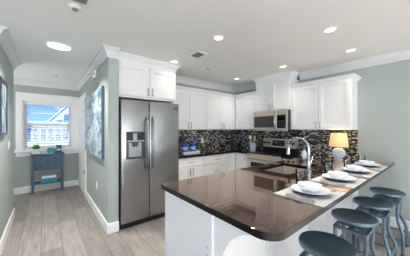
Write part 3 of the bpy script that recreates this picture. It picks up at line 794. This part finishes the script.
# disc base faces the camera side
m = MB(); bm = m.bm
mt = Matrix.Translation((lx, ly, 1.012)) @ Matrix.Rotation(math.radians(16), 4, 'Z') @ Matrix.Diagonal((.52, 1, .94, 1))
bmesh.ops.create_uvsphere(bm, u_segments=24, v_segments=16, radius=.090, matrix=mt); m.build('ceramic_base', M['shell'], tl, True)
A16 = math.radians(16)
sp_pts = []
for i in range(40):
    a = i/39*3.6*PI; rr_ = .068*(1-i/39*.8)
    yy, zz = rr_*math.cos(a), rr_*.94*math.sin(a)
    xx = -.090*.52*math.sqrt(max(.0, 1-(rr_/.090)**2))
    v = Matrix.Rotation(A16, 3, 'Z') @ Vector((xx, yy, zz)); sp_pts.append((lx+v.x, ly+v.y, 1.012+v.z))
MB().tube(sp_pts, .006, 8).build('shell_spiral', M['shellring'], tl, True)
MB().tube([(lx, ly, 1.10), (lx, ly, 1.20)], .007, 10).build('stem', M['nickel'], tl, True)
MB().ball((lx, ly, 1.215), .026).build('bulb', M['bulb'], tl, True)
MB().lathe([(.128, 1.115), (.104, 1.318), (.1025, 1.318), (.1265, 1.115)], (lx, ly, 0), 40, True).build('lamp_shade', M['shade'], tl, True)
pl = bpy.data.lights.new('lamp_bulb_light', 'POINT'); pl.energy = 1.9; pl.color = (1, .60, .27); pl.shadow_soft_size = .03
po = bpy.data.objects.new('lamp_bulb_light', pl); COL.objects.link(po); po.location = (lx, ly, 1.262)

# ------------------------------------------------------------------ place settings
CX = (1.49, 2.08, 2.60, 3.12)
ordn = ('nearest the camera', 'second from the near end of the counter', 'third from the near end of the counter', 'nearest the right wall')
yc = .625; ZT = .9142
def fork(mb):
    mb.tube([(0, -.10, .004), (0, -.02, .006), (0, .02, .009), (0, .045, .005)], .004, 6, rs=[.0055, .0035, .003, .009])
    for x in (-.008, -.0027, .0027, .008): mb.tube([(x, .042, .005), (x, .09, .009)], .0016, 5)
def knife(mb):
    mb.tube([(0, -.11, .004), (0, -.01, .004)], .006, 8); mb.prism([(-.005, -.012, .003), (.008, -.012, .003), (.008, .09, .003), (.002, .105, .003), (-.005, .09, .003)], (0, 0, .002))
def spoon(mb):
    mb.tube([(0, -.10, .004), (0, .0, .006), (0, .045, .005)], .004, 6, rs=[.0055, .0035, .003]); mb.ball((0, .068, .006), .02, (.95, 1.4, .25), 12, 6)
proto = {}
def place(key, builder, x, y, z, label, group):
    if key not in proto:
        proto[key] = o = builder()
    else: o = copy_tree(proto[key])
    o.location = (x, y, z); tag(o, label, None, group); return o
def b_mat():
    o = MB().box((-.21, -.165, 0), (.21, .165, .003), .001).build('placemat', M['mat']); return tag(o, None, 'placemat')
def b_plate():
    o = thing('dinner_plate', '', 'plate', (0, 0, 0))
    MB().lathe([(0, .0075), (.072, .0075), (.082, .010), (.125, .0285), (.129, .0295), (.129, .0275)], seg=48).build('upper_face', M['white'], o, True, False)
    MB().lathe([(.129, .0274), (.086, .001), (.08, 0), (0, 0)], seg=48).build('underside', M['teal_under'], o, True, False); return o
def b_bowl():
    o = MB().lathe([(0, 0), (.036, 0), (.04, .004), (.066, .022), (.079, .046), (.081, .052), (.078, .052), (.062, .027), (.036, .010), (0, .008)], seg=48).build('bowl', M['white'], smooth=True)
    return tag(o, None, 'bowl')
def b_fl(nm, f):
    def g():
        mb = MB(); f(mb); return tag(mb.build(nm, M['cutlery'], smooth=True), None, nm.split('_')[-1])
    return g
def b_glass():
    o = MB().lathe([(0, 0), (.033, 0), (.036, .004), (.042, .06), (.041, .10), (.0385, .10), (.0395, .06), (.033, .012), (0, .010)], seg=32).build('drinking_glass', M['glass'], smooth=True)
    return tag(o, None, 'glass')
for x, od_ in zip(CX, ordn):
    place('mat', b_mat, x, yc, ZT, 'pale grey woven placemat of the place setting '+od_, 'placemats on the peninsula')
    place('plate', b_plate, x, yc, ZT+.0035, 'white dinner plate with blue underside, place setting '+od_, 'dinner plates on the peninsula')
    place('bowl', b_bowl, x+.015, yc+.01, ZT+.0115, 'white bowl on its plate, place setting '+od_, 'bowls on the peninsula')
    place('fork', b_fl('dinner_fork', fork), x-.165, yc, ZT+.002, 'steel fork beside the plate, place setting '+od_, 'dinner forks')
    place('sfork', b_fl('salad_fork', fork), x-.198, yc-.01, ZT+.002, 'outer of two steel forks, setting '+od_, 'salad forks')
    place('knife', b_fl('table_knife', knife), x+.163, yc, ZT+.002, 'steel table knife beside the plate, place setting '+od_, 'table knives')
    place('spoon', b_fl('table_spoon', spoon), x+.197, yc-.01, ZT+.002, 'steel spoon at the mat edge, place setting '+od_, 'table spoons')
for x, y, lab in ((1.79, .835, 'clear glass tumbler in front of the chrome faucet'), (2.44, .83, 'clear glass tumbler left of the shell lamp base'),
                  (2.99, .80, 'clear glass tumbler right in front of the lit lamp'), (3.48, .76, 'clear glass tumbler by the right wall')):
    place('glass', b_glass, x, y, ZT+.0003, lab, 'drinking glasses on the peninsula')

# ------------------------------------------------------------------ bar stools
def make_stool():
    st = thing('bar_stool', '', 'stool', (0, 0, 0))
    r = .155
    MB().lathe([(0, .632), (.10, .634), (.145, .640), (.158, .644), (r, .642), (r+.002, .634), (r, .624), (r-.012, .618), (.05, .616), (0, .616)], seg=48).build('seat', M['seat'], st, True, False)
    MB().lathe([(r-.004, .6195), (r+.006, .6215), (r+.007, .634), (r+.001, .6435), (r-.002, .6425), (r+.0005, .633), (r-.002, .6235)], seg=48, closed=True).build('seat_rim', M['stool'], st, True, False)
    s = .105; q = .152
    for sx in (-1, 1):
        for sy in (-1, 1):
            a = [(sx*s, sy*s, .548), (sx*s, sy*s, .47), (sx*(s-.004), sy*(s-.004), .42), (sx*(s-.002), sy*(s-.002), .375), (sx*(s+.012), sy*(s+.012), .32), (sx*(s+.032), sy*(s+.032), .27), (sx*(q-.004), sy*(q-.004), .23), (sx*q, sy*q, .19), (sx*q, sy*q, .10), (sx*q, sy*q, .012)]
            lg = MB().tube(a, .0155, square=False).build('leg', M['stool'], st, False, False)
            MB().lathe([(0, 0), (.016, 0), (.018, .012), (.014, .018), (0, .018)], (sx*q, sy*q, 0), 12).build('foot_cap', M['rod'], lg, True, False)
    m = MB(); k = .013
    for a in (-s, s):
        m.box((a-k, -s-k, .535), (a+k, s+k, .560), .002); m.box((-s+k, a-k, .535), (s-k, a+k, .560), .002)
    m.build('top_frame', M['stool'], st, False, False)
    m = MB(); m.box((-s, -.014, .538), (s, .014, .556)); m.box((-.014, -s, .537), (.014, s, .557))
    m.build('cross_bar', M['stool'], st, False, False)
    MB().lathe([(0, .34), (.011, .34), (.011, .56), (.026, .565), (.026, .60), (.05, .612), (.05, .617), (0, .617)], seg=16).build('screw_post', M['rod'], st, True, False)
    for sg in (-1, 1):
        MB().tube([(-q, sg*q, .20), (q, sg*q, .20)], .009, 8).build('stretcher', M['stool'], st, True, False)
        MB().tube([(sg*q, -q, .165), (sg*q, q, .165)], .009, 8).build('stretcher', M['stool'], st, True, False)
    return st
sts = make_stool()
for i, ((x, y), lab) in enumerate(zip(((1.405, .49), (2.04, .50), (2.575, .475), (3.16, .45)),
        ('slate blue metal bar stool nearest the camera, cropped by the bottom edge', 'slate blue metal bar stool second from the camera end of the counter',
         'slate blue metal bar stool second from the right wall', 'slate blue metal bar stool closest to the right wall'))):
    o = sts if i == 0 else copy_tree(sts)
    o.location = (x, y, 0); tag(o, lab, 'stool', 'bar stools along the peninsula')

# ------------------------------------------------------------------ hall console
ta = thing('console_table', 'narrow blue painted console table under the hall window', 'console table', (.045, 5.59, 0))
tx0, tx1, ty0, ty1 = -.235, .315, 5.46, 5.70
MB().box((tx0-.015, ty0-.015, .825), (tx1+.015, ty1, .848), .004).build('table_top', M['console'], ta)
MB().box((tx0+.012, ty0+.02, .50), (tx1-.012, ty1-.01, .825), .002).build('drawer_case', M['console'], ta)
for x in (tx0, tx1-.04):
    for y in (ty0, ty1-.045):
        MB().box((x, y, 0), (x+.04, y+.04, .825), .003).build('leg', M['console'], ta)
MB().box((tx0+.005, ty0+.004, .20), (tx1-.005, ty1-.008, .225), .003).build('shelf', M['console'], ta)
mid = (tx0+tx1)/2
for u0, u1 in ((tx0+.045, mid-.006), (mid+.006, tx1-.045)):
    for v0, v1 in ((.525, .66), (.675, .81)):
        d = shaker(MY(ty0+.02), u0, u1, v0, v1, t=.014, rail=.02, rec=.005).build('drawer', M['console'], ta)
        m = MB(); m.tube([((u0+u1)/2, ty0+.008, (v0+v1)/2), ((u0+u1)/2, ty0-.012, (v0+v1)/2)], .006, 8); m.ball(((u0+u1)/2, ty0-.018, (v0+v1)/2), .014)
        m.build('knob', M['knob'], d, True)
rn = tag(MB().box((-.12, ty0+.01, .8485), (.14, ty1-.02, .852), .001).build('table_runner', M['linen']), 'white cloth runner lying on the blue console table', 'table runner')
po_ = thing('potted_plant', 'small green plant in a pale grey pot on the blue console', 'plant', (-.165, 5.56, .849))
MB().box((-.225, 5.505, .8495), (-.10, 5.615, .955), .008).build('pot', M['pot'], po_)
m = MB()
for i in range(110):
    a = random.uniform(0, 2*PI); e = random.uniform(.35, 1.45); Ln = random.uniform(.07, .14)
    b0 = Vector((-.163+random.uniform(-.03, .03), 5.56+random.uniform(-.03, .03), .945))
    d = Vector((math.cos(a)*math.cos(e)*.75, math.sin(a)*math.cos(e)*.6, math.sin(e)*1.0)); s_ = d.cross(Vector((0, 0, 1))).normalized()*.02
    p1 = b0+d*Ln*.55; p2 = b0+d*Ln-Vector((0, 0, .012))
    v = [m.bm.verts.new(q) for q in (b0, p1+s_, p2, p1-s_)]; m.bm.faces.new(v)
    v2 = [m.bm.verts.new(q-Vector((0, 0, .0015))) for q in (b0, p1+s_, p2, p1-s_)]; m.bm.faces.new(v2[::-1])
m.build('foliage', M['leaf'], po_)
tb = thing('gift_box', 'teal box on the console left of the upright blue card', 'box', (.10, 5.57, .849))
MB().box((.03, 5.54, .8525), (.165, 5.62, .945), .003).build('box_body', M['tealbox'], tb)
MB().box((.027, 5.537, .945), (.168, 5.623, .965), .003).build('box_lid', M['tealbox'], tb)
cd = thing('greeting_card', 'upright blue and white patterned card on the console right end', 'card', (.235, 5.60, .849))
MB().box((.185, 5.585, .8485), (.285, 5.605, 1.02), .002).build('card_back', M['navy'], cd)
MB().box((.20, 5.582, .895), (.27, 5.587, .93), .001).build('white_stripe', M['white'], cd)
MB().box((.20, 5.582, .955), (.245, 5.587, .985), .001).build('teal_panel', M['tealbox'], cd)
tr = thing('storage_tray', 'turquoise tray on the lower shelf of the blue console', 'tray', (.06, 5.56, .225))
m = MB()
m.prism([(-.075, 5.485, .2255), (.195, 5.485, .2255), (.195, 5.64, .2255), (-.075, 5.64, .2255)], (0, 0, .07)); m.build('tray_body', M['tray'], tr)
MB().box((-.08, 5.48, .285), (.20, 5.645, .297), .004).build('tray_rim', M['tray'], tr)
tw = tag(MB().box((-.07, 5.49, .2975), (.19, 5.635, .355), .02, 4).build('folded_towel', M['linen'], smooth=True), 'folded white towel lying on the turquoise tray', 'towel')

# ------------------------------------------------------------------ wall art
wa = thing('wall_canvas', 'large pale blue seascape canvas on the right hall wall', 'picture', (X0, 3.73, 1.46))
MB().box((X0-.040, 3.02, .965), (X0-.001, 4.50, 1.985), .003).build('canvas_edge', M['artside'], wa)
MB().box((X0-.0415, 3.024, .969), (X0-.039, 4.496, 1.981)).build('painted_face', M['art'], wa)
wa2 = thing('framed_picture', 'dark framed pale blue picture cut by the left edge of view', 'picture', (XL, 3.2, 1.63))
frame_px = MB(); bm = frame_px.bm
def ring_x(mb, x0, x1, a, b, c, d, wd):
    bm = mb.bm
    O = [[bm.verts.new(p) for p in ((x, a, c), (x, b, c), (x, b, d), (x, a, d))] for x in (x0, x1)]
    I = [[bm.verts.new(p) for p in ((x, a+wd, c+wd), (x, b-wd, c+wd), (x, b-wd, d-wd), (x, a+wd, d-wd))] for x in (x0, x1)]
    for i in range(4):
        j = (i+1) % 4
        for k in (0, 1): bm.faces.new([O[k][i], O[k][j], I[k][j], I[k][i]])
        bm.faces.new([O[0][i], O[0][j], O[1][j], O[1][i]]); bm.faces.new([I[0][i], I[0][j], I[1][j], I[1][i]])
    return mb
ring_x(frame_px, XL+.001, XL+.03, 2.98, 3.42, 1.31, 1.94, .034).build('frame', M['dark'], wa2)
MB().box((XL+.002, 3.001, 1.331), (XL+.02, 3.399, 1.919)).build('picture_face', M['art2'], wa2)

ch = thing('wall_alarm', 'small white alarm unit high on the right hall wall near the crown', 'alarm', (X0, 3.64, 2.27))
MB().box((X0-.045, 3.56, 2.20), (X0-.001, 3.72, 2.33), .01).build('housing', M['plastic'], ch)
MB().ball((X0-.045, 3.60, 2.235), .035, (.7, 1, 1)).build('strobe_dome', M['mirrorgrey'], ch, True)

# ------------------------------------------------------------------ ceiling fittings
def can(x, y, r, label, power, name='recessed_downlight', group='recessed ceiling lights', spread=112, tint=(1, .93, .84)):
    t = thing(name, label, 'ceiling light', (x, y, H), group)
    MB().lathe([(r, -.0005), (r+.018, -.0005), (r+.016, -.006), (r, -.008)], (x, y, H), 32, True).build('trim_ring', M['trim'], t, True)
    MB().lathe([(0, -.001), (r, -.001), (r, -.005), (0, -.005)], (x, y, H), 32).build('lens', M['lens'], t, True)
    area('downlight_'+name, (x, y, H-.012), (0, 0, 0), r*1.6, 0, power*.35, tint, 'DISK', math.radians(spread))
    return t
can(.135, 3.15, .125, 'large round flush light on the hall ceiling', 50, 'flush_ceiling_light', None)
for x, y, lab, pw in ((1.577, 2.715, 'recessed downlight just in front of the refrigerator cabinet', 2), (1.567, 1.68, 'recessed downlight in the middle of the ceiling right of the vent', 44),
                      (3.134, 2.79, 'recessed downlight in the ceiling corner above the back cabinets', 4), (3.134, 1.755, 'recessed downlight just in front of the microwave cabinet', 4),
                      (2.37, .79, 'recessed downlight above the sink, nearest the top edge of the photo', 12), (3.203, .815, 'recessed downlight in front of the right wall cabinet', 3)):
    can(x, y, .052, lab, pw)
for i, (x, y) in enumerate(((-2.4, -.6), (-2.4, -2.6), (.1, -1.0), (.1, -3.0), (2.4, -1.2), (2.4, -3.2))):  # six unseen ceiling lights, added to brighten the room by floor bounce
    can(x, y, .052, 'added ceiling fill light behind the viewpoint, out of view', 210, group='added fill lights on the unseen ceiling', spread=75, tint=(1, .98, .96))
def vent(label, x0, x1, y0, y1, n):
    t = thing('ceiling_vent', label, 'vent', ((x0+x1)/2, (y0+y1)/2, H), 'ceiling vents')
    m = MB(); f = .028
    m.box((x0-f, y0-f, H-.01), (x1+f, y0, H-.0005)); m.box((x0-f, y1, H-.01), (x1+f, y1+f, H-.0005)); m.box((x0-f, y0, H-.01), (x0, y1, H-.0005)); m.box((x1, y0, H-.01), (x1+f, y1, H-.0005))
    m.build('frame', M['trim'], t)
    MB().box((x0, y0, H-.003), (x1, y1, H-.0005)).build('backing', M['ventdark'], t)
    m = MB()
    for i in range(n):
        y = y0+(i+.5)*(y1-y0)/n
        m.prism([(x0, y-.006, H-.004), (x1, y-.006, H-.004), (x1, y+.003, H-.011), (x0, y+.003, H-.011)], (0, .0015, 0))
    m.build('louvres', M['hub'], t)
vent('white framed ceiling vent between the refrigerator and the middle downlight', 1.625, 1.755, 2.16, 2.335, 9)
vent('white framed return vent at the top edge of the photo above the hall', -.03, .268, 1.62, 1.945, 14)
sd = thing('smoke_detector', 'white round smoke detector on the ceiling beside the return vent', 'smoke detector', (.198, 2.045, H))
MB().lathe([(0, -.0005), (.05, -.0005), (.05, -.012), (.04, -.02), (0, -.02)], (.198, 2.045, H), 28).build('base', M['plastic'], sd, True)
MB().lathe([(0, -.02), (.022, -.02), (.02, -.032), (0, -.034)], (.198, 2.045, H), 20).build('sensor_cap', M['smoke'], sd, True)
for x, y, lab in ((2.203, 2.63, 'small sprinkler head on the ceiling in front of the back cabinets'), (.157, 4.86, 'small sprinkler head on the ceiling near the hall window')):
    s_ = thing('sprinkler_head', lab, 'sprinkler', (x, y, H), 'ceiling sprinkler heads')
    MB().lathe([(0, -.0005), (.03, -.0005), (.028, -.006), (0, -.006)], (x, y, H), 20).build('escutcheon', M['plastic'], s_, True)
    MB().lathe([(0, -.006), (.01, -.006), (.008, -.022), (.016, -.024), (.016, -.027), (0, -.027)], (x, y, H), 14).build('deflector', M['smoke'], s_, True)
